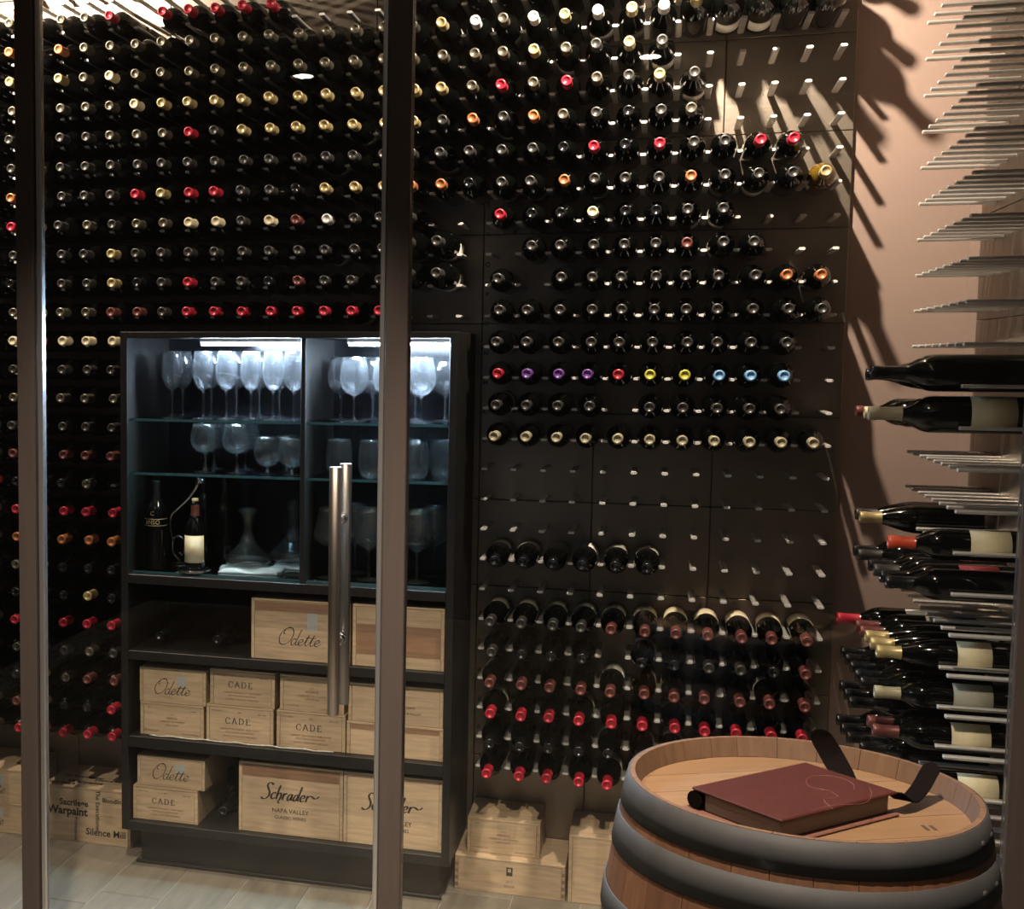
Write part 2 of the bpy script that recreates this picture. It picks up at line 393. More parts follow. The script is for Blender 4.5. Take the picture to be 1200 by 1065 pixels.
# right wall ----------------------------------------------------------
wr = link('wall_right', MB().box(XW+.02, 1.55, -1.30, .02, -.06, CEIL).mesh('wall_right', 'plaster')); struct(wr, 'tan plaster right wall with a peg panel', 'wall')
YE = [-.215, -.583, -.951, -1.135]; rpan = {}; rm = {}
for i in range(3):
    for j in range(len(ZE)-1):
        h = ZE[j]-ZE[j+1]-.0022; w = (YE[i]-YE[i+1])/2-.0011; k = (round(w, 4), round(h, 4))
        if k not in rm: rm[k] = MB().cbox(0, .0198, -w, w, -h/2, h/2, .0012).mesh('panel', 'panel_wood')
        rpan[(i, j)] = link('panel', rm[k], wr, T(XW, (YE[i]+YE[i+1])/2, (ZE[j]+ZE[j+1])/2))
rpeg = peg_build([(y, x, z) for x, y, z in PV], [f[::-1] for f in PF])
for q in range(-7, 20):
    for k in range(8):
        y = TY0-U*k; z = rz(q)
        i = 0 if y > YE[1] else (1 if y > YE[2] else 2)
        j = next(jj for jj in range(len(ZE)-1) if ZE[jj] >= z > ZE[jj+1])
        p = rpan[(i, j)]; link('peg', rpeg, p, T(0, y-p.matrix_basis.translation.y, z-p.matrix_basis.translation.z))

# glass partition ------------------------------------------------------
GY = -1.20
def post(name, x0, x1, label):
    o = link(name, MB().cbox(x0, x1, GY-.022, GY+.022, 0, CEIL-.001, .002).mesh(name, 'bronze')); struct(o, label, 'post'); return o
post('trim_1', -1.123, -1.072, 'bronze metal post at the left of the glass door')
post('trim_2', -.120, -.064, 'bronze metal post between glass door and fixed glass')
post('trim_3', 1.290, 1.350, 'bronze metal end post by the right wall')
def glass_unit(name, x0, x1, z0, z1, label):
    g = link(name, MB().box(x0, x1, GY-.006, GY+.006, z0, z1).mesh(name, 'clear_glass')); struct(g, label, 'door' if 'door' in name else 'window'); return g
dr = glass_unit('door_1', -1.053, -.137, .012, CEIL-.02, 'frameless clear glass door with long steel pull handles')
for a, b in ((-1.069, -1.053), (-.137, -.1225)): link('edge_strip', MB().cbox(a, b, GY-.012, GY+.012, .012, CEIL-.02, .003).mesh('edge_strip', 'silver_edge'), dr)
for y in (GY-.056, GY+.056):
    pr = [(0, .8285), (.0140, .8285), (.0151, .8295), (.0151, 1.4536), (.0140, 1.4546), (0, 1.4546)]
    h = link('handle', MB().lathe(pr, 24, T(-.2335, y, 0)).mesh('handle', 'steel'), dr)
for z in (1.318, 1.010):
    Mx = T(-.2335, GY, z) @ R('X', PI/2)
    link('standoff', MB().lathe([(.009, -.042), (.009, -.022), (.0150, -.020), (.0150, -.007), (.009, -.0065)], 18, Mx).lathe([(.009, .0065), (.0150, .007), (.0150, .020), (.009, .022), (.009, .042)], 18, Mx).mesh('standoff', 'chrome'), dr)
glass_unit('window_1', -.0635, 1.2895, .012, CEIL-.02, 'fixed clear glass panel right of the door')
glass_unit('window_2', -2.6, -1.1235, .012, CEIL-.02, 'fixed clear glass panel left of the door')

# ceiling downlights ----------------------------------------------------
def downlight(x, y, label, lens, rad, z=CEIL):
    t = empty('downlight', (x, y, z-.001)); tag(t, label, 'ceiling light', 'recessed ceiling downlights')
    link('trim_ring', MB().lathe([(rad, 0), (rad+.022, 0), (rad+.020, -.008), (rad+.004, -.010), (rad, -.006)], 28).mesh('trim_ring', 'lamp_trim'), t)
    link('lens', MB().lathe([(0, -.013), (rad*.6, -.012), (rad*.92, -.008), (rad, -.004), (rad, 0)], 28).mesh('lens', lens), t)
    return t
t1 = downlight(.536, -.87, 'downlight in the cellar ceiling near the right wall', 'lamp_lens', .03)
t2 = downlight(-1.80, -.87, 'downlight in the cellar ceiling at the left', 'lamp_lens', .03)
t3 = downlight(-1.425, -5.239, 'downlight mirrored in the glass door', 'lamp_lens_bright', .055)
t4 = downlight(.434, -5.262, 'downlight mirrored in the fixed glass panel', 'lamp_lens_bright', .055)
t5 = downlight(.55, -2.70, 'downlight in the hall ceiling above the barrel', 'lamp_lens', .04)
t6 = downlight(-.57, -2.55, 'downlight in the hall ceiling in front of the glass door', 'lamp_lens', .04)
WARM = (1.0, .84, .68)
for t in (t5, t6):
    lo = spot('spot_bulb', (0, 0, -.065), FRONT_W, 64, 1.0, .03, WARM, t); lo.rotation_euler = (math.radians(20), 0, 0)      # aimed at the cellar
for t, kk in ((t1, 1.0), (t2, .65)):
    lo = spot('spot_bulb', (0, 0, -.065), CELLAR_W*kk, 140, 1.0, .022, WARM, t); lo.rotation_euler = (math.radians(56), 0, 0)   # wall washers
for t in (t3, t4): spot('spot_bulb', (0, 0, -.065), HALL_W, 150, 1.0, .05, WARM, t)

# ------------------------------------------------------------------ wine bottles
BODY = {
 'bordeaux': [(0, .012), (.020, .006), (.031, 0), (.0362, .003), (.0375, .010), (.0375, .186), (.0368, .196), (.0335, .208), (.0265, .221), (.0195, .231), (.0160, .240), (.0146, .252), (.0143, .290), (0, .290)],
 'burgundy': [(0, .012), (.022, .006), (.033, 0), (.0385, .003), (.0395, .010), (.0395, .150), (.0385, .165), (.0350, .186), (.0290, .208), (.0220, .228), (.0170, .244), (.0146, .258), (.0143, .290), (0, .290)],
 'magnum': [(0, .012), (.022, .006), (.038, 0), (.0425, .003), (.0440, .012), (.0440, .215), (.0430, .228), (.0385, .243), (.030, .258), (.0215, .270), (.0170, .282), (.0152, .300), (.0148, .345), (0, .345)],
 'half': [(0, .010), (.018, .005), (.029, 0), (.0330, .003), (.0340, .009), (.0340, .140), (.0330, .150), (.0290, .161), (.0220, .172), (.0160, .182), (.0135, .192), (.0130, .232), (0, .232)],
}
CAPP = {
 'bordeaux': [(.0160, .2405), (.0151, .252), (.0149, .281), (.0160, .283), (.0162, .296), (.0155, .2995), (.0105, .3000), (.0095, .2972), (0, .2968)],
 'magnum': [(.0178, .281), (.0158, .300), (.0155, .334), (.0168, .336), (.0170, .350), (.0162, .3535), (.0108, .3540), (.0098, .351), (0, .351)],
 'half': [(.0160, .1825), (.0141, .192), (.0139, .214), (.0139, .218)],
}
CAPP['burgundy'] = [(.0172, .2445), (.0153, .258)]+CAPP['bordeaux'][2:]
LEN = {'bordeaux': .300, 'burgundy': .300, 'magnum': .354, 'half': .240}
RAD = {'bordeaux': .0375, 'burgundy': .0395, 'magnum': .044, 'half': .034}
LBL = {'bordeaux': (.042, .128), 'burgundy': (.050, .125), 'magnum': (.045, .140), 'half': (.028, .118)}
body_me, cap_me, lab_me = {}, {}, {}
def get_body(kind, glass):
    k = (kind, glass)
    if k not in body_me: body_me[k] = MB().lathe(BODY[kind], 24).mesh('glass_body', glass)
    return body_me[k]
def get_cap(kind, cap):
    k = (kind, cap)
    if k not in cap_me: cap_me[k] = MB().lathe(CAPP[kind], 20).mesh('capsule', CAPS[cap][0])
    return cap_me[k]
def get_label(kind, paper, half=1.15):
    k = (kind, paper, half)
    if k not in lab_me:
        z0, z1 = LBL[kind]; r = RAD[kind]
        lab_me[k] = MB().lathe([(r, z0), (r+.0005, z0), (r+.0005, z1), (r, z1)], 16, a0=-half, a1=half).mesh('paper_label', paper)
    return lab_me[k]
def bottle(M, kind, cap, label, group=None, paper=None, roll=0.0, glass='bottle_glass', half=1.15):
    t = empty('wine_bottle', (0, 0, 0)); t.matrix_basis = M; tag(t, label, 'wine bottle', group)
    link('glass_body', get_body(kind, glass), t); link('capsule', get_cap(kind, cap), t)
    if paper: link('paper_label', get_label(kind, paper, half), t, R('Z', roll))
    return t
OUT = R('X', PI/2)          # neck towards the room (-Y); label centre: local +X rolled
SIDE = R('Y', -PI/2)        # neck towards -X
# slots: row -> {column gap: capsule}
SL = {}
def row(r, start, s):
    for i, ch in enumerate(s):
        if ch not in '. ': SL[(r, start+i)] = ch
#               columns -18 ... 10  (one character each)
row(-4, -18, 's.ssr.rrrrr')
row(-3, -18, 'o.osssssssssss' + 's' + 'd' + 'gw' + 'swgwgwgdddd')
row(-2, -18, 'g.gscsssssssss' + 's' + 's' + 'ss' + 'sgsdgd')
row(-1, -18, 's.ssscgggggggg' + 'g' + 'g' + 'gs' + 'rsrsdgd')
row(0, -18, 'd.ddsssrdggggg' + 'g' + 'g' + 'do' + 'dosdkds')
row(1, -18, 'd.dddddddddddd' + 'd' + 'd' + 'dd' + 'ddkrkrddrr')
row(2, -18, 'o.dddrgrrddkgg' + 'g' + 'o' + 'ok' + 'ddodddodddg')
row(3, -18, 'r.dsdssccdcmwd' + 'd' + 'd' + '..' + 'rkkckkdd')
row(4, -18, 'd.ddgddddddddd' + 'd' + 'd' + 'd.' + '.ddddddddd'[0:1] + 'dddddmdd')
row(5, -18, 'k.ddgkdrddkmdd' + 'd' + 'd' + 'd.' + 'd.dddddddoo')
row(6, -18, 's.ssmmdrrrrrrr' + 'r' + '.' + '..' + 'ddddddddddd')
LEFT = {7: 'c.ccc', 8: 'd.ddd', 9: 's.sss', 10: 'd.ddd', 11: 'm.mmm', 12: 'k.ks.', 13: 'r.rrr', 14: 'o.ooo', 15: 's.kkk', 16: 'k.kgk', 17: 'r.rrr', 18: 'd.dsd', 19: 'k.smm', 20: 'm.kkr', 21: 'r.rrr'}
for r, s in LEFT.items(): row(r, -18, s)
RIGHT = {7: 'dddddddddd', 8: 'rpppryybbb'.replace(' ', ''), 9: 'dddd.ddddd', 10: 'uuuuuuuuuuu', 14: 'kkkkkk', 16: 'ddddmmmmmmm', 17: 'dkkk.kkddkm', 18: 'mmmmmmmmmmm', 19: 'rrrrrrrrrrr', 20: 'kkkkkkkkkkk', 21: 'rrrrrrrr'}
for r, s in RIGHT.items(): row(r, 0, s)
for c in range(-3, 11):
    for r in (-4, -5): SL[(r, c)] = 'd'
for r in range(-4, 22):
    for c in (-22, -21, -20, -19, -17):
        SL[(r, c)] = random.choice('ddsgrdksm')
MAGNUM = {(-3, c) for c in range(6, 11)} | {(4, -2), (4, -3), (5, -2), (5, -3)}
BURG = {(-2, c) for c in (3, 4, 5)} | {(-1, c) for c in (3, 4, 5, 6)} | {(-3, c) for c in (3, 4, 5)}
spots = []
for (r, c), cap in SL.items():
    P = Vector(((c+.5)*U, -.30, rowz(r)))
    spots.append(((P-CAMP).length+(9 if c in (-17, -4) or c < -18 or (r < -3 and c > -4) else 0), r, c, cap))
spots.sort()
NEAR = 258
st = {}; stm = MB(); stmats = ['bottle_glass']
rnd = random.Random(3)
for n, (d, r, c, cap) in enumerate(spots):
    kind = 'magnum' if (r, c) in MAGNUM else ('burgundy' if (r, c) in BURG else 'bordeaux')
    rd = RAD[kind]; hg = U/2-.0098
    ax = .0046+math.sqrt(rd*rd-hg*hg)
    jx = rnd.uniform(-.0035, .0035); push = rnd.uniform(0, .014)
    x = (c+.5)*U; y = -.006-push; z = rowz(r)+ax
    M = T(x, y, z) @ R('Z', 0 if kind == 'magnum' else rnd.uniform(-.02, .02)) @ OUT
    glass = 'amber_glass' if (r, c) == (2, 10) else 'bottle_glass'
    if n < NEAR:
        paper = None; roll = 0; half = 1.15
        up = math.pi/2            # local +Y of OUT points up
        if r == 16: paper = 'paper_cream' if c >= 5 else 'paper_grey'; roll = up; half = 1.25
        elif r == 14 and c in (0, 1, 4, 5): paper = 'paper_grey'; roll = up
        elif (r, c) in ((-3, 7), (-3, 8), (-2, 5), (-1, 6), (4, -2), (5, -2)): paper = 'paper_white'; roll = -up+(0.6 if r > 0 else .4)
        elif rnd.random() < .3: paper = rnd.choice(['paper_cream', 'paper_white', 'paper_grey']); roll = rnd.uniform(0, 6.28)
        glz = 'amber-glass' if glass == 'amber_glass' else CAPS[cap][4]
        big = 'magnum ' if kind == 'magnum' else ''
        bottle(M, kind, cap, '%s wine %sbottle, %s peg row above the floor boxes, %s slot from right edge' % (glz, big, ordinal(22-r), ordinal(11-c)),
               'bottles lying on the back peg wall', paper, roll, glass, half)
    else:
        for prof, mt, nn in ((BODY[kind], 'bottle_glass', 16), (CAPP[kind], CAPS[cap][0], 14)):
            if mt not in stmats: stmats.append(mt)
            stm.mi = stmats.index(mt); stm.lathe(prof, nn, M)
so = link('wine_bottles', stm.mesh('wine_bottles', *stmats)); so['kind'] = 'stuff'
tag(so, 'remaining dark bottles filling the far left peg rows', 'wine bottles')

# bottles on the right wall: row -> (slot, capsule, kind, paper)
RB = {7: [(1, 'k', 'burgundy', 'paper_white', 0), (6, 'k', 'magnum', None, 0)],
      8: [(0, 'm', 'bordeaux', None, .01), (1, 'c', 'bordeaux', None, 0), (6, 'u', 'magnum', 'paper_cream', 0)],
      11: [(0, 'd', 'burgundy', None, 0), (1, 'g', 'burgundy', None, 0), (6, 'v', 'bordeaux', 'paper_cream', 0)],
      12: [(0, 'k', 'bordeaux', None, 0), (1, 'd', 'bordeaux', None, 0), (3, 'k', 'bordeaux', None, 0), (4, 'd', 'bordeaux', None, 0), (5, 'k', 'bordeaux', 'paper_red', 0), (6, 'k', 'bordeaux', None, 0)],
      14: [(0, 'r', 'bordeaux', 'paper_white', .035), (1, 'm', 'bordeaux', 'paper_grey', 0), (2, 'm', 'bordeaux', None, 0), (3, 'g', 'burgundy', None, 0), (4, 'g', 'burgundy', None, 0), (5, 'g', 'burgundy', 'paper_cream', 0)],
      15: [(0, 'k', 'bordeaux', None, .02), (1, 'k', 'bordeaux', None, .02), (2, 'k', 'bordeaux', None, .02), (3, 'k', 'bordeaux', None, .02), (4, 'k', 'bordeaux', None, .02), (5, 'u', 'bordeaux', 'paper_grey', 0)],
      16: [(0, 'k', 'bordeaux', None, .02), (1, 'k', 'bordeaux', None, .02), (2, 'k', 'bordeaux', None, .02), (4, 'm', 'bordeaux', None, 0), (5, 'm', 'bordeaux', 'paper_cream', 0)],
      17: [(0, 'k', 'bordeaux', None, .025), (1, 'k', 'bordeaux', None, .025), (2, 'k', 'bordeaux', None, .02), (3, 'k', 'bordeaux', None, 0), (6, 'k', 'bordeaux', 'paper_cream', 0)]}
RN = {7: 'topmost filled', 8: 'second filled', 11: 'third filled', 12: 'fourth filled', 14: 'fifth filled', 15: 'sixth filled', 16: 'seventh filled', 17: 'lowest filled'}
for q, lst in RB.items():
    for i, (j, cap, kind, paper, ext) in enumerate(lst):
        rd = RAD[kind]; hg = U/2-.0098; ax = .0046+math.sqrt(rd*rd-hg*hg)
        M = T(XW-.024-ext, TY0-U*(j+.5), rz(q)+ax) @ R('Z', rnd.uniform(-.02, .02)) @ SIDE
        bottle(M, kind, cap, '%s wine bottle in the %s row on right wall, %s slot from corner' % (CAPS[cap][4], RN[q], ordinal(j+1)),
               'bottles lying on the right peg wall', paper, -PI/2+.35, half=1.0)

# ------------------------------------------------------------------ tasting cabinet
cab = empty('display_cabinet', ((CX0+CX1)/2, (CF-.002)/2, 0)); tag(cab, 'black wood display cabinet with lit glass shelves and crate compartments', 'cabinet')
def cpart(name, x0, x1, y0, y1, z0, z1, m='black_wood', b=.0015):
    o = link(name, MB().cbox(x0, x1, y0, y1, z0, z1, b).mesh(name, m), cab)
    o.matrix_basis = T(-(CX0+CX1)/2, -(CF-.002)/2, 0); return o
IL, IR = CX0+.025, CX1-.025
cpart('side_panel', CX0, IL, CF, -.002, .128, CTOP); cpart('side_panel', IR, CX1, CF, -.002, .128, CTOP)
cpart('top_board', IL, IR, CF, -.002, CTOP-.02, CTOP)
cpart('back_panel', IL, IR, -.012, -.003, .16, CTOP-.02, 'black_back')
cpart('display_floor', IL, IR, CF, -.012, .972, 1.003)
cpart('shelf_board', IL, IR, CF+.003, -.012, .714, .745); cpart('shelf_board', IL, IR, CF+.003, -.012, .414, .453)
cpart('bottom_board', IL, IR, CF, -.012, .128, .160)
cpart('toe_kick', CX0+.05, CX1-.04, -.345, -.002, .004, .128); cpart('base_strip', CX0+.035, CX1-.03, -.357, -.345, 0.0005, .012)
cpart('divider', -.556, -.540, CF+.004, -.012, 1.003, CTOP-.02)
for z in (1.512, 1.334):
    for a, b in ((IL+.001, -.557), (-.539, IR-.001)):
        g = cpart('glass_shelf', a, b, -.385, -.014, z, z+.009, 'shelf_glass', .0008)
        e = link('shelf_edge', MB().box(a, b, -.3862, -.3850, z+.0005, z+.0085).mesh('shelf_edge', 'glass_edge'), g)
for a, b in ((IL+.001, -.557), (-.539, IR-.001)):
    g = cpart('glass_shelf', a, b, -.360, -.014, 1.0035, 1.0100, 'shelf_glass', .0008)
    link('shelf_edge', MB().box(a, b, -.3612, -.3600, 1.004, 1.0095).mesh('shelf_edge', 'glass_edge'), g)
for a, b in ((-.905, -.588), (-.412, -.100)):
    hs = cpart('light_housing', a-.006, b+.006, -.352, -.308, CTOP-.034, CTOP-.0205, 'lamp_trim')
    link('light_bar', MB().cbox(a, b, -.3505, -.3095, CTOP-.043, CTOP-.0335, .001).mesh('light_bar', 'led'), hs)

# ------------------------------------------------------------------ stemware
def shell(out, th=.0011):
    """closed thin wall from an outer profile (bottom to rim)"""
    inn = [(max(r-th, 0) if r > 1e-6 else 0, z+th*(1.6 if i == 0 else .5)) for i, (r, z) in enumerate(out)]
    inn[-1] = (out[-1][0]-th, out[-1][1])
    return out+inn[::-1]
GLASS = {
 'tall': dict(h=.222, foot=.034, stem=.092, bowl=[(0, .092), (.006, .0935), (.016, .100), (.027, .114), (.0345, .135), (.0365, .155), (.0350, .182), (.0315, .208), (.0290, .222)]),
 'goblet': dict(h=.205, foot=.037, stem=.080, bowl=[(0, .080), (.008, .082), (.024, .091), (.038, .106), (.0460, .125), (.0470, .142), (.0440, .166), (.0390, .190), (.0360, .205)]),
 'balloon': dict(h=.162, foot=.036, stem=.062, bowl=[(0, .062), (.010, .064), (.030, .072), (.044, .086), (.0500, .104), (.0490, .122), (.0445, .144), (.0400, .162)]),
 'short': dict(h=.122, foot=.031, stem=.022, bowl=[(0, .022), (.010, .024), (.030, .033), (.042, .049), (.0460, .068), (.0440, .090), (.0390, .110), (.0360, .122)]),
 'angular': dict(h=.232, foot=.040, stem=.092, bowl=[(0, .092), (.006, .095), (.024, .107), (.046, .122), (.0535, .132), (.0530, .142), (.0455, .175), (.0390, .206), (.0350, .232)]),
 'tumbler': dict(h=.120, foot=None, stem=None, bowl=[(0, .0), (.026, .0005), (.034, .006), (.041, .024), (.0435, .050), (.0420, .085), (.0385, .108), (.0365, .120)]),
}
gme = {}
def wine_glass(kind, x, y, z, label, group):
    g = GLASS[kind]
    if kind not in gme:
        a = MB().lathe(shell(g['bowl']), 32).mesh('bowl', 'crystal'); b = c = None
        if g['foot']:
            b = MB().lathe([(.0075, .0052), (.0048, .010), (.0036, .024), (.0034, g['stem']-.012), (.0046, g['stem']-.004), (.0058, g['stem']+.0002)], 14).mesh('stem', 'crystal')
            f = g['foot']; c = MB().lathe([(0, 0), (f-.001, 0), (f, .0008), (f-.001, .0016), (f*.6, .0026), (f*.3, .0040), (.0076, .0052), (0, .0053)], 32).mesh('foot', 'crystal')
        gme[kind] = (a, b, c)
    a, b, c = gme[kind]
    t = empty('wine_glass' if kind != 'tumbler' else 'stemless_glass', (x, y, z)); tag(t, label, 'glass', group)
    link('bowl', a, t)
    if b: link('stem', b, t); link('foot', c, t)
    return t
S1, S2, S3 = 1.5213, 1.3433, 1.0103
tallx = [(-1.025, -.30), (-1.036, -.17), (-.916, -.30), (-.935, -.16), (-.835, -.30), (-.855, -.13), (-.770, -.14), (-.750, -.30), (-.690, -.17), (-.672, -.31), (-.602, -.31), (-.606, -.16)]
for i, (x, y) in enumerate(tallx):
    wine_glass('tall', x, y, S1, 'tall-stemmed wine glass on upper left glass shelf, %s from left in %s row' % (ordinal(i//2+1), 'front' if y < -.25 else 'back'), 'tall wine glasses on the upper left shelf')
for i, (x, y) in enumerate([(-.905, -.31), (-.925, -.16), (-.795, -.31), (-.812, -.16)]):
    wine_glass('balloon', x, y, S2, 'balloon wine glass on lower left glass shelf, %s of the %s pair' % ('front' if y < -.25 else 'back', 'left' if i < 2 else 'middle'), 'balloon glasses on the lower left shelf')
for i, (x, y) in enumerate([(-.690, -.31), (-.604, -.32), (-.655, -.20)]):
    wine_glass('short', x, y, S2, ['short-stemmed glass nearest the balloon glasses on lower left shelf', 'short-stemmed glass against the divider on lower left shelf', 'short-stemmed glass behind the two front ones, lower left shelf'][i], 'short-stemmed glasses by the divider')
gl = [(-.470, -.20), (-.405, -.30), (-.375, -.15), (-.298, -.30), (-.190, -.295), (-.235, -.14), (-.136, -.15)]
for i, (x, y) in enumerate(gl):
    wine_glass('goblet', x, y, S1, 'large goblet on upper right glass shelf, %s from the divider' % ordinal(i+1), 'goblets on the upper right shelf')
for i, (x, y) in enumerate([(-.452, -.30), (-.345, -.30), (-.203, -.30), (-.132, -.21), (-.270, -.17)]):
    wine_glass('tumbler', x, y, S2, ['stemless tumbler nearest the divider, lower right shelf', 'stemless tumbler behind the door post, lower right shelf', 'front stemless tumbler right of the door post, lower right shelf', 'stemless tumbler at the right end of lower right shelf', 'stemless tumbler at the back middle of lower right shelf'][i], 'stemless tumblers on the lower right shelf')
for i, (x, y) in enumerate([(-.482, -.29), (-.425, -.17), (-.352, -.29), (-.290, -.16), (-.196, -.29), (-.165, -.15)]):
    wine_glass('angular', x, y, S3, 'wide angular-bowled glass on right display floor, %s from the divider' % ordinal(i+1), 'angular glasses on the right display floor')

# things on the left display floor
t = bottle(T(-.935, -.325, S3+.0062), 'half', 'm', 'small bottle with cream label and cork, on silver coaster', paper='paper_cream', roll=-PI/2, half=1.35)
link('cork', MB().lathe([(.0110, .217), (.0112, .232), (.0104, .240), (0, .240)], 16).mesh('cork', 'cork'), t)
cst = empty('coaster', (-.935, -.325, S3)); tag(cst, 'round silver bottle coaster under the small labelled bottle', 'coaster')
link('plate', MB().lathe([(0, 0), (.046, 0), (.050, .001), (.050, .005), (0, .0055)], 36).mesh('plate', 'chrome'), cst)
link('rim', MB().lathe([(.0500, .001), (.0535, .002), (.0545, .010), (.0535, .011), (.0505, .005)], 36).mesh('rim', 'chrome'), cst)
BK = T(-1.078, -.315, S3) @ R('Z', 0)
t = bottle(BK, 'bordeaux', 'k', 'tall dark bottle with gold letters beside the silver pourer')
for tx, s, z in (('C', .020, .192), ('ANSO', .020, .162)):
    me = font_mesh(tx, s, 'gold_print', bold=.01)
    for v in me.vertices:                                # wrap the print round the glass
        a = v.co.x/.0378; rr = (.0380 if z < .18 else .0372)-v.co.y
        v.co = (math.sin(a)*rr, -math.cos(a)*rr, v.co.z)
    link('print', me, t, T(0, 0, z))
link('gold_band', MB().lathe([(.0375, .150), (.0379, .150), (.0379, .152), (.0375, .152)], 24).lathe([(.0375, .172), (.0379, .172), (.0379, .174), (.0375, .174)], 24).mesh('gold_band', 'gold_print'), t)
bottle(T(-.905, -.105, S3), 'burgundy', 'k', 'dark broad bottle standing at the back behind the small labelled bottle')
bottle(T(-.985, -.10, S3), 'bordeaux', 'k', 'dark bottle standing at the back behind the silver pourer')
# silver pourer on a coiled stand
po = empty('wine_pourer', (-1.025, -.215, S3)); tag(po, 'curved silver wine pourer on a coiled stand between the bottles', 'pourer')
sp = [(.018*math.cos(a)*1.0, .012*math.sin(a), .008+.0) for a in [i*PI/8 for i in range(17)]]
link('base_ring', MB().tube([(.036*math.cos(a), .036*math.sin(a), .003) for a in [i*2*PI/32 for i in range(33)]], .003, 8, False).mesh('base_ring', 'chrome'), po)
loop = [(0, 0, .004), (-.010, 0, .020), (-.030, 0, .045), (-.030, 0, .085), (-.012, 0, .102), (.008, 0, .090), (.012, 0, .060), (.004, 0, .036), (-.006, 0, .045)]
link('stand', MB().tube([tuple(v) for v in catmull([Vector(p) for p in loop], 6)], .0034, 8).mesh('stand', 'chrome'), po)
arm = [(-.030, 0, .085), (-.040, 0, .130), (-.036, 0, .172), (-.010, 0, .198), (.020, 0, .226), (.048, 0, .262), (.060, 0, .285)]
ap = catmull([Vector(p) for p in arm], 6)
link('spout', MB().tube([tuple(v) for v in ap], [.0036+.0026*(i/len(ap)) for i in range(len(ap))], 10).mesh('spout', 'chrome'), po)
link('funnel', MB().lathe([(.006, -.012), (.014, .004), (.016, .016), (.0145, .016), (.0125, .005), (.0045, -.010)], 18, T(.062, 0, .290) @ R('Y', .75)).mesh('funnel', 'chrome'), po)
# napkins and decanters
def napkin(x, y, z, rz_, w, d, label):
    mb = MB(); n, m = 20, 14; vs = []
    def hh(u, v):
        e = min(1, (1-abs(u))*7)*min(1, (1-abs(v))*7)
        return .006+.006*e+.0035*math.sin(u*5+v*3)*(.4+.6*abs(v))+.0025*math.sin(v*9-u*4)
    for lay in (1, 0):
        for j in range(m+1):
            for i in range(n+1):
                u = -1+2*i/n; v = -1+2*j/m
                wob = 1+.05*math.sin(3*v+1)+.03*math.sin(7*u); X = u*w*wob; Y = v*d*(1+.06*math.sin(2.6*u+.5))
                vs.append((X, Y, max(.0022, hh(u, v)) if lay else 0.0))
    k = (n+1)*(m+1); fs = []
    for j in range(m):
        for i in range(n):
            a = j*(n+1)+i; fs.append((a, a+1, a+n+2, a+n+1)); fs.append((k+a, k+a+n+1, k+a+n+2, k+a+1))
    ring = [i for i in range(n+1)]+[(j+1)*(n+1)+n for j in range(m)]+[m*(n+1)+i for i in range(n-1, -1, -1)]+[j*(n+1) for j in range(m-1, 0, -1)]
    for a, b in zip(ring, ring[1:]+ring[:1]): fs.append((a, k+a, k+b, b))
    mb.add(vs, fs, True); o = link('napkin', mb.mesh('napkin', 'cloth')); o.matrix_basis = T(x, y, z) @ R('Z', rz_); tag(o, label, 'napkin', 'folded blue napkins under the decanters'); return o
napkin(-.765, -.245, S3, .12, .105, .072, 'pale blue napkin under the front decanter')
napkin(-.640, -.120, S3, -.1, .075, .060, 'pale blue napkin under the rear decanter by the divider')
def decanter(x, y, z, s, label):
    t = empty('decanter', (x, y, z)); tag(t, label, 'decanter', 'glass decanters'); t.scale = (s, s, s)
    prof = [(0, 0), (.050, 0), (.072, .004), (.082, .014), (.080, .026), (.064, .044), (.044, .062), (.028, .084), (.018, .112), (.0155, .134), (.0185, .158), (.026, .180), (.0325, .196)]
    link('vessel', MB().lathe(shell(prof, .0016), 36).mesh('vessel', 'crystal'), t)
    link('lip', MB().lathe([(.0318, .1955), (.0336, .1950), (.0344, .1966), (.0336, .1982), (.0318, .1978)], 36).mesh('lip', 'crystal'), t); return t
decanter(-.782, -.225, S3+.0150, .96, 'flared glass decanter in front, on blue napkin')
decanter(-.655, -.105, S3+.0150, 1.06, 'flared glass decanter behind, next to the divider')
# cord on the shelf edge
pts = [(-1.074+.633*i/40, -.385-.004*math.sin(i*.9), .4585+.0006*math.sin(i*1.7)) for i in range(41)]
cd = empty('light_cord', (-1.074, -.385, .4535)); tag(cd, 'white beaded cord along the front edge of the crate shelf', 'cord')
link('cord', MB().tube([(a+1.074, b+.385, c-.4535) for a, b, c in pts], .0023, 8).mesh('cord', 'white_cord'), cd)
for i in range(1, 40, 3):
    a, b, c = pts[i]; link('bead', MB().lathe([(.0024, -.004), (.0034, -.002), (.0034, .002), (.0024, .004)], 10, T(a+1.074, b+.385, c-.4535) @ R('Y', PI/2)).mesh('bead', 'white_cord'), cd)
# loose bottles in the crate compartments
for x, z, lb in ((-1.065, .745, 'dark bottle lying in the upper crate compartment, at far left'), (-.860, .745, 'dark bottle lying beside the large script-lettered crate'), (-.838, .160, 'dark bottle lying between the bottom crates')):
    bottle(T(x, -.016, z+.0377) @ OUT, 'bordeaux', 'k', lb)

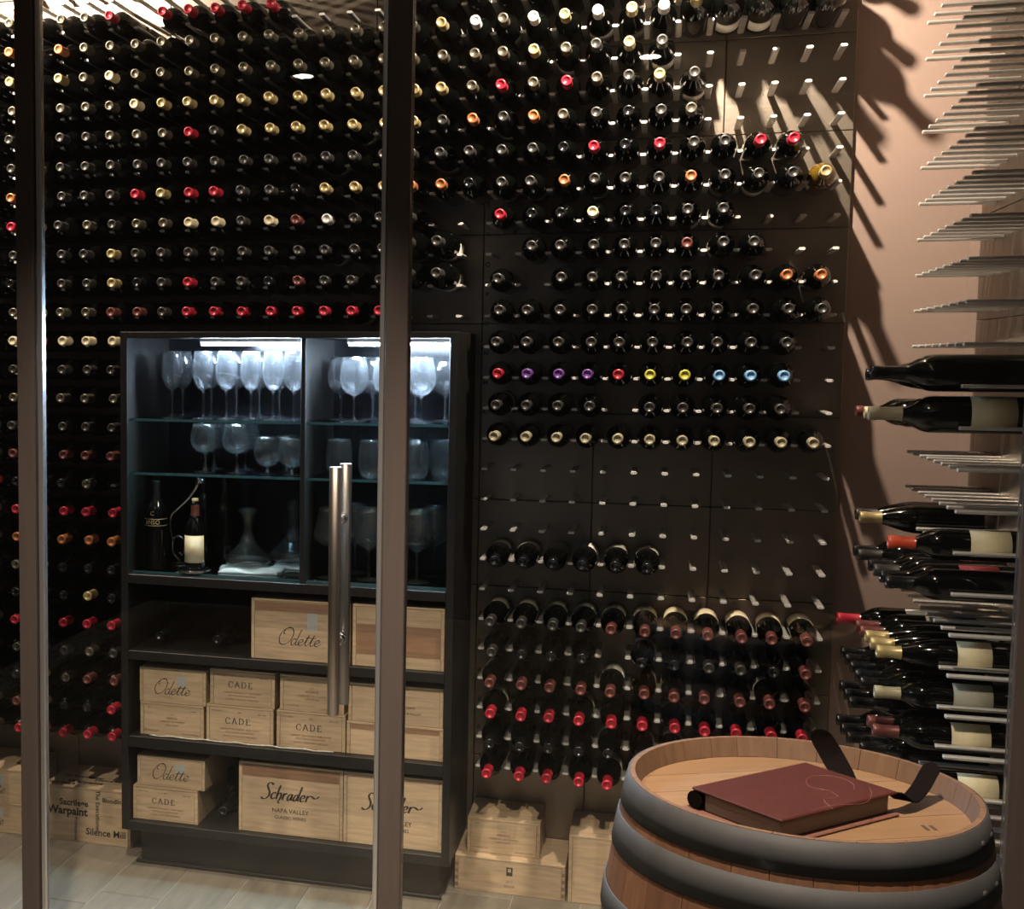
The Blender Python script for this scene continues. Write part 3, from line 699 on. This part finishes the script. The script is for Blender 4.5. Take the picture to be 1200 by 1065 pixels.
# ------------------------------------------------------------------ wooden crates
def lines(root, specs, y, ink='ink_brown'):
    for tx, s, x, z in specs: link('print', font_mesh(tx, s, ink), root, T(x, y, z))
def crate(x0, x1, z0, z1, yf, yb, label, art=None, m='pine', group='wooden wine crates', band=None, joints=False):
    cx = (x0+x1)/2; t = empty('wine_crate', (cx, yf, z0)); tag(t, label, 'wine crate', group)
    w = x1-x0; h = z1-z0; d = yb-yf; th = .011
    g = .0006
    link('side_board', MB().cbox(-w/2, -w/2+th, .0, d, 0, h-.0085, .001).mesh('side_board', m), t)
    link('side_board', MB().cbox(w/2-th, w/2, .0, d, 0, h-.0085, .001).mesh('side_board', m), t)
    link('front_board', MB().cbox(-w/2+th+g, w/2-th-g, .0012, .0105, 0, h-.0085, .001).mesh('front_board', m), t)
    link('back_board', MB().cbox(-w/2+th+g, w/2-th-g, d-.010, d-.001, 0, h-.0085, .001).mesh('back_board', m), t)
    link('bottom_board', MB().cbox(-w/2+th+g, w/2-th-g, .0112, d-.0108, 0, .008, .001).mesh('bottom_board', m), t)
    link('lid', MB().cbox(-w/2, w/2, .0, d, h-.0078, h-.0002, .0012).mesh('lid', m), t)
    if band: link('stain_band', MB().box(-w/2+.013, w/2-.013, .0004, .0012, h*band[0], h*band[1]).mesh('stain_band', 'pine_dark'), t)
    if joints:
        for s in (-1, 1):
            for k in range(4):
                zc = h*(.14+.2*k); link('finger_joint', MB().box(s*(w/2-.006)-.005, s*(w/2-.006)+.005, -.0006, .0004, zc-.006, zc+.006).mesh('finger_joint', 'pine_dark'), t)
    if art: art(t, w, h)
    return t
odette_me = {}
def art_odette(scale=1.0):
    def f(t, w, h):
        s = min(h*.52, w*.22)*scale
        me = pen_text(['O~', 'd~', 'e~', 't~', 't~', 'e~'], s, pen=.062, thin=.4, shear=.25, tracking=.0).mesh('print', 'ink')
        link('print', me, t, T(-w*.02, .0011, h*.26))
        mb = MB()
        for k in range(4): mb.box(-.0028+.0085*k, .0040+.0085*k, -.0003, 0, 0, h*.30)
        link('emblem', mb.mesh('emblem', 'ink_blue'), t, T(w*.08, .0011, h*.50))
    return f
def art_cade(t, w, h):
    s = h*.17
    link('print', pen_text(['C', 'A', 'D', 'E'], s, pen=.15, thin=.35, tracking=.22, ang=0.0).mesh('print', 'ink'), t, T(-w*.02, .0011, h*.50))
    lines(t, [('2009', h*.055, 0, h*.82), ('NAPA VALLEY', h*.05, -w*.34, h*.84), ('RED WINE', h*.05, w*.33, h*.80), ('CABERNET SAUVIGNON   NAPA VALLEY', h*.062, 0, h*.36), ('ESTATE GROWN AND BOTTLED', h*.055, 0, h*.27), ('HOWELL MOUNTAIN VINEYARDS', h*.062, 0, h*.17)], .0011)
def art_plump(t, w, h):
    lines(t, [('2012', h*.06, 0, h*.66), ('RESERVE', h*.095, 0, h*.55), ('CABERNET SAUVIGNON', h*.075, 0, h*.44), ('NAPA VALLEY', h*.065, 0, h*.34), ('2009', h*.06, -w*.36, h*.84), ('750 ML', h*.06, w*.34, h*.80), ('ESTATE BOTTLED', h*.055, -w*.32, h*.14), ('CONTAINS SULFITES', h*.055, w*.28, h*.10)], .0011)
def art_schrader(t, w, h):
    s = h*.22
    link('print', pen_text(['S', 'c', 'h', 'r', 'a', 'd', 'e', 'R'], s*1.05, pen=.135, thin=.3, shear=.22, tracking=.02, ang=.3).mesh('print', 'ink'), t, T(.0, .0011, h*.50))
    link('print', MB().lathe([(0, .0), (.0035, .0), (.0035, .0004), (0, .0004)], 12, R('X', PI/2)).mesh('print', 'ink'), t, T(-w*.115, .0011, h*.455))
    link('print', font_mesh('NAPA VALLEY', h*.085, 'ink', bold=.008), t, T(.0, .0011, h*.34)); link('print', font_mesh('CLASSIC WINES', h*.065, 'ink', bold=.008), t, T(.0, .0011, h*.245))
crate(-.722, -.392, .7455, .944, -.375, -.03, 'large crate with script lettering in the upper crate compartment', art_odette(.78), band=(.80, .95))
crate(-.384, -.090, .7455, .945, -.375, -.03, 'plain reddish crate behind the door post, upper crate compartment', band=(.20, .68))
crate(-1.116, -.890, .4535, .5655, -.365, -.05, 'crate with small printed lines, bottom left of the middle compartment', art_plump)
crate(-1.118, -.882, .566, .685, -.365, -.05, 'script-lettered crate, top left of the middle compartment', art_odette(1.0))
crate(-.880, -.648, .4535, .5765, -.365, -.05, 'CADE crate at the bottom, second stack of the middle compartment', art_cade)
crate(-.868, -.645, .577, .697, -.362, -.05, 'CADE crate on top, second stack of the middle compartment', art_cade)
crate(-.637, -.406, .4535, .5765, -.365, -.05, 'CADE crate under the door handle, middle compartment', art_cade)
crate(-.627, -.412, .577, .696, -.362, -.05, 'crate with small print behind the door handle', art_plump)
crate(-.402, -.090, .4535, .5605, -.365, -.05, 'blank pale crate behind the door post, bottom of middle compartment', band=(.78, .96))
crate(-.398, -.092, .561, .687, -.362, -.05, 'grey-brown crate behind the door post, top of middle compartment', lambda t, w, h: lines(t, [('RESERVE', .011, w*.14, h*.44), ('NAPA VALLEY', .011, w*.16, h*.30)], .0011, 'ink'))
crate(-1.140, -.908, .1605, .277, -.372, -.05, 'CADE crate on the bottom board at left', art_cade)
crate(-1.126, -.884, .2775, .382, -.368, -.05, 'script-lettered crate stacked on the bottom CADE crate', art_odette(1.0))
crate(-.764, -.4105, .1605, .396, -.370, -.03, 'large Schrader crate with full lettering in the bottom compartment', art_schrader, band=(.80, .96))
crate(-.4085, -.088, .1605, .396, -.370, -.03, 'Schrader crate partly hidden by the door post', art_schrader)
# crates on the floor
def art_crest(t, w, h):
    mb = MB().box(-.010, .010, -.0003, 0, -.014, .014); mb.mi = 1; mb.box(-.005, .005, -.0006, -.0003, -.002, .010)
    link('emblem', mb.mesh('emblem', 'ink', 'pine'), t, T(0, .0011, h*.66)); lines(t, [('2011', h*.10, 0, h*.36), ('ESTATE', h*.09, 0, h*.22)], .0011)
crate(-.063, .288, .0005, .1145, -.245, -.004, 'low floor crate with dark crest beside the cabinet', art_crest, group='crates on the floor', joints=True)
crate(-.030, .204, .1150, .2300, -.205, -.004, 'small-print crate stacked on the low crested crate', art_plump, group='crates on the floor')
crate(.297, .640, .0005, .2210, -.245, -.004, 'plain tall crate on the floor behind the barrel', group='crates on the floor')
def art_words(t, w, h):
    def wd(tx, s, x, z, bold=.03, rot=0.0): link('print', font_mesh(tx, s, 'ink_black', bold, 'LEFT', 0, rot), t, T(-w/2+x, .0011, z))
    wd('Sacrilege', .0315, .060, h*.70); wd('Warpaint', .040, .014, h*.545, .035); wd('Silence Mill', .034, .162, h*.205, .02); wd('Bloodline', .022, .226, h*.80, .02)
    wd('The Executioner', .0225, .208, h*.97, .015, -PI/2); wd('Provenance', .018, .124, h*.45, .01, -PI/2)
def art_words_top(t, w, h):
    art_words(t, w, h)
    for tx, s, x, y in (('Sacrilege', .030, -.11, .03), ('Warpaint', .036, -.03, .055), ('Silence Mill', .026, .05, .09), ('The Executioner', .024, -.06, .11)):
        me = font_mesh(tx, s, 'ink_black', .02); me.transform(R('X', -PI/2)); link('print', me, t, T(x, y, h+.0001))
crate(-1.536, -1.203, .0005, .2010, -.245, -.004, 'floor crate printed with Warpaint and Silence Mill', art_words_top, group='crates on the floor')
crate(-1.905, -1.600, .0005, .1120, -.245, -.004, 'script-lettered floor crate, lower of the left stack', art_odette(.8), group='crates on the floor')
crate(-1.905, -1.600, .1125, .2380, -.245, -.004, 'script-lettered floor crate, upper of the left stack', art_odette(.8), group='crates on the floor')

# ------------------------------------------------------------------ barrel
BX, BY, BH, RT, RB_ = .785, -1.965, .98, .289, .345
bar = empty('wine_barrel', (BX, BY, 0)); tag(bar, 'oak wine barrel with grey steel hoops standing on end', 'barrel')
def brad(z):      # outer radius at height z
    u = (z-BH/2)/(BH/2); return RB_-(RB_-RT)*abs(u)**2.1
NS = 26; rr = random.Random(5); ang = [0.0]
for i in range(NS): ang.append(ang[-1]+rr.uniform(.8, 1.2))
ang = [a*2*PI/ang[-1]+.3 for a in ang]
ZS = [0.0, .036, .06, .14, .24, .36, .49, .62, .74, .84, .92, .944, .98]
for i in range(NS):
    a0, a1 = ang[i]+.0018, ang[i+1]-.0018; mb = MB(); n = 3; vs = []; fs = []
    for z in ZS:
        ez = min(z, BH-z); th = .009+.017*min(1, ez/.036)
        for rad in (brad(z), brad(z)-th):
            for k in range(n+1):
                a = a0+(a1-a0)*k/n; vs.append((rad*math.cos(a), rad*math.sin(a), z))
    kk = 2*(n+1)
    for j in range(len(ZS)-1):
        for k in range(n):
            p = j*kk+k; fs.append((p, p+1, p+1+kk, p+kk)); q = p+n+1; fs.append((q, q+kk, q+1+kk, q+1))
        p = j*kk; fs.append((p, p+kk, p+kk+n+1, p+n+1)); p = j*kk+n; fs.append((p, p+n+1, p+kk+n+1, p+kk))
    for j in (0, len(ZS)-1):
        for k in range(n):
            p = j*kk+k; f = (p, p+n+1, p+n+2, p+1); fs.append(f if j == 0 else f[::-1])
    mb.add(vs, fs); me = mb.mesh('stave', 'oak', 'oak_inside')
    for pl in me.polygons:
        c = pl.center; r = math.hypot(c.x, c.y)
        if r < brad(c.z)-.006 or c.z > BH-.0005: pl.material_index = 1
    link('stave', me, bar)
def hoop(z0, z1):
    pr = [(brad(z0)+.0002, z0), (brad(z0)+.0030, z0), (brad((z0+z1)/2)+.0034, (z0+z1)/2), (brad(z1)+.0030, z1), (brad(z1)+.0002, z1)]
    o = link('hoop', MB().lathe(pr, 72).mesh('hoop', 'hoop_steel'), bar)
    return o
for z0, z1 in ((BH-.055, BH-.001), (BH-.128, BH-.072), (BH-.245, BH-.200)):
    for a, b in ((z0, z1), (BH-z1, BH-z0)):
        h = hoop(a, b); zc = (a+b)/2
        for da in (-.03, .03):
            for zz in (zc,):
                A = 4.9+da*3+zc; r = brad(zz)+.0034
                link('rivet', MB().lathe([(.0065, 0), (.0058, .002), (.003, .0034), (0, .0038)], 12, T(r*math.cos(A), r*math.sin(A), zz) @ R('Z', A) @ R('Y', PI/2)).mesh('rivet', 'hoop_steel'), h)
hr = brad(BH-.04)-.0265; hz = BH-.037; NB = 6; HA = .45      # recessed head of six boards
for i in range(NB):
    y0 = -hr+2*hr*i/NB+.0008; y1 = -hr+2*hr*(i+1)/NB-.0008; top = []; bot = []
    for k in range(9):
        y = y0+(y1-y0)*k/8; x = math.sqrt(max(hr*hr-y*y, 0)); top.append((x, y))
    for k in range(9):
        y = y1+(y0-y1)*k/8; x = -math.sqrt(max(hr*hr-y*y, 0)); top.append((x, y))
    n = len(top); vs = [(x, y, hz) for x, y in top]+[(x, y, hz-.022) for x, y in top]
    fs = [tuple(range(n)), tuple(range(2*n-1, n-1, -1))]+[(k, k+n, (k+1) % n+n, (k+1) % n) for k in range(n)]
    link('head_board', MB().add(vs, fs).mesh('head_board', 'oak_head'), bar, R('Z', HA))
link('stamp', MB().box(-.010, -.004, -.012, .012, 0, .0004).box(.003, .009, -.010, .012, 0, .0004).mesh('stamp', 'ink'), bar, T(.983-BX, -2.031-BY, hz+.0001) @ R('Z', .25))

# ------------------------------------------------------------------ leather book on the barrel
bk = empty('leather_album', (.770, -2.020, hz)); tag(bk, 'red-brown leather bound album with dark straps lying on barrel head', 'album')
# footprint measured corner to corner
Cn = [Vector((.590, -2.077)), Vector((.799, -1.863)), Vector((.945, -1.976)), Vector((.746, -2.186))]
ctr = (Cn[0]+Cn[1]+Cn[2]+Cn[3])/4; ex = ((Cn[1]-Cn[0])+(Cn[2]-Cn[3]))/2; ey = ((Cn[1]-Cn[2])+(Cn[0]-Cn[3]))/2
LA, LB = ex.length, ey.length; rot = math.atan2(ex.y, ex.x)
bk.location = (ctr.x, ctr.y, hz+.0005); bk.rotation_euler = (0, 0, rot)
def bpart(name, x0, x1, y0, y1, z0, z1, m, b=.001, par=None): return link(name, MB().cbox(x0, x1, y0, y1, z0, z1, b).mesh(name, m), par or bk)
bpart('back_cover', -LA/2-.022, LA/2+.004, -LB/2-.004, LB/2+.016, 0, .005, 'leather_edge', .002)
bpart('pages', -LA/2+.010, LA/2-.010, -LB/2+.010, LB/2-.022, .0052, .0375, 'pages')
cv = bpart('front_cover', -LA/2, LA/2, -LB/2, LB/2, .0378, .0430, 'leather', .002)
sp_ = MB().tube([(-LA/2+.001, LB/2-.006, .0212), (LA/2-.002, LB/2-.006, .0212)], .0155, 14); link('spine', sp_.mesh('spine', 'leather_dark'), bk)
# tooled map-like line and border on the cover
def tool(pts, w=.0006):
    P = catmull([Vector(p) for p in pts], 5); return MB().tube([(p.x, p.y, .0431) for p in P], w, 6)
link('tooling', tool([(-.03, -.10), (.00, -.06), (.03, -.065), (.045, -.035), (.035, -.005), (.065, .025), (.10, .03), (.125, .005), (.115, -.03), (.09, -.05)]).mesh('tooling', 'leather_line'), cv)
link('tooling', tool([(-.07, -.09), (-.02, -.085), (.04, -.105), (.09, -.085), (.12, -.06)]).mesh('tooling', 'leather_line'), cv)
for xx in (LA/2-.012,):
    link('corner_stud', MB().lathe([(.0085, 0), (.0085, .0055), (.006, .0075), (0, .008)], 18).mesh('corner_stud', 'brass'), bk, T(xx+.013, -LB/2+.040, .0055))
def strap(pts, w, label=None):
    P = catmull([Vector(p) for p in pts], 16); vs = []; fs = []; th = .0022
    for i, p in enumerate(P):
        t = (P[min(i+1, len(P)-1)]-P[max(i-1, 0)]).normalized(); side = Vector((.93, -.36, 0)); side = (side-t*side.dot(t)).normalized(); nn = t.cross(side)
        k = i/(len(P)-1); ww = w*(1 if k < .8 else math.sqrt(max(.08, 1-((k-.8)/.2)**2)))
        for sx, sn in ((-1, -1), (1, -1), (1, 1), (-1, 1)): vs.append(p+side*sx*ww/2+nn*sn*th/2)
    for i in range(len(P)-1):
        for k in range(4): a = i*4+k; b = i*4+(k+1) % 4; fs.append((a, b, b+4, a+4))
    fs.append((3, 2, 1, 0)); n = (len(P)-1)*4; fs.append((n, n+1, n+2, n+3))
    Mi = (T(*bk.location) @ R('Z', rot)).inverted()
    return link('strap', MB().add([Mi @ v for v in vs], fs).mesh('strap', 'leather_dark'), bk)
strap([(.866, -1.925, hz+.0385), (.874, -1.880, .960), (.872, -1.835, .962), (.858, -1.800, .985), (.842, -1.785, 1.010), (.826, -1.780, 1.028)], .040)
strap([(.935, -1.975, hz+.0385), (.960, -1.950, .962), (.985, -1.915, .972), (1.005, -1.885, .995), (1.016, -1.872, 1.010)], .030)
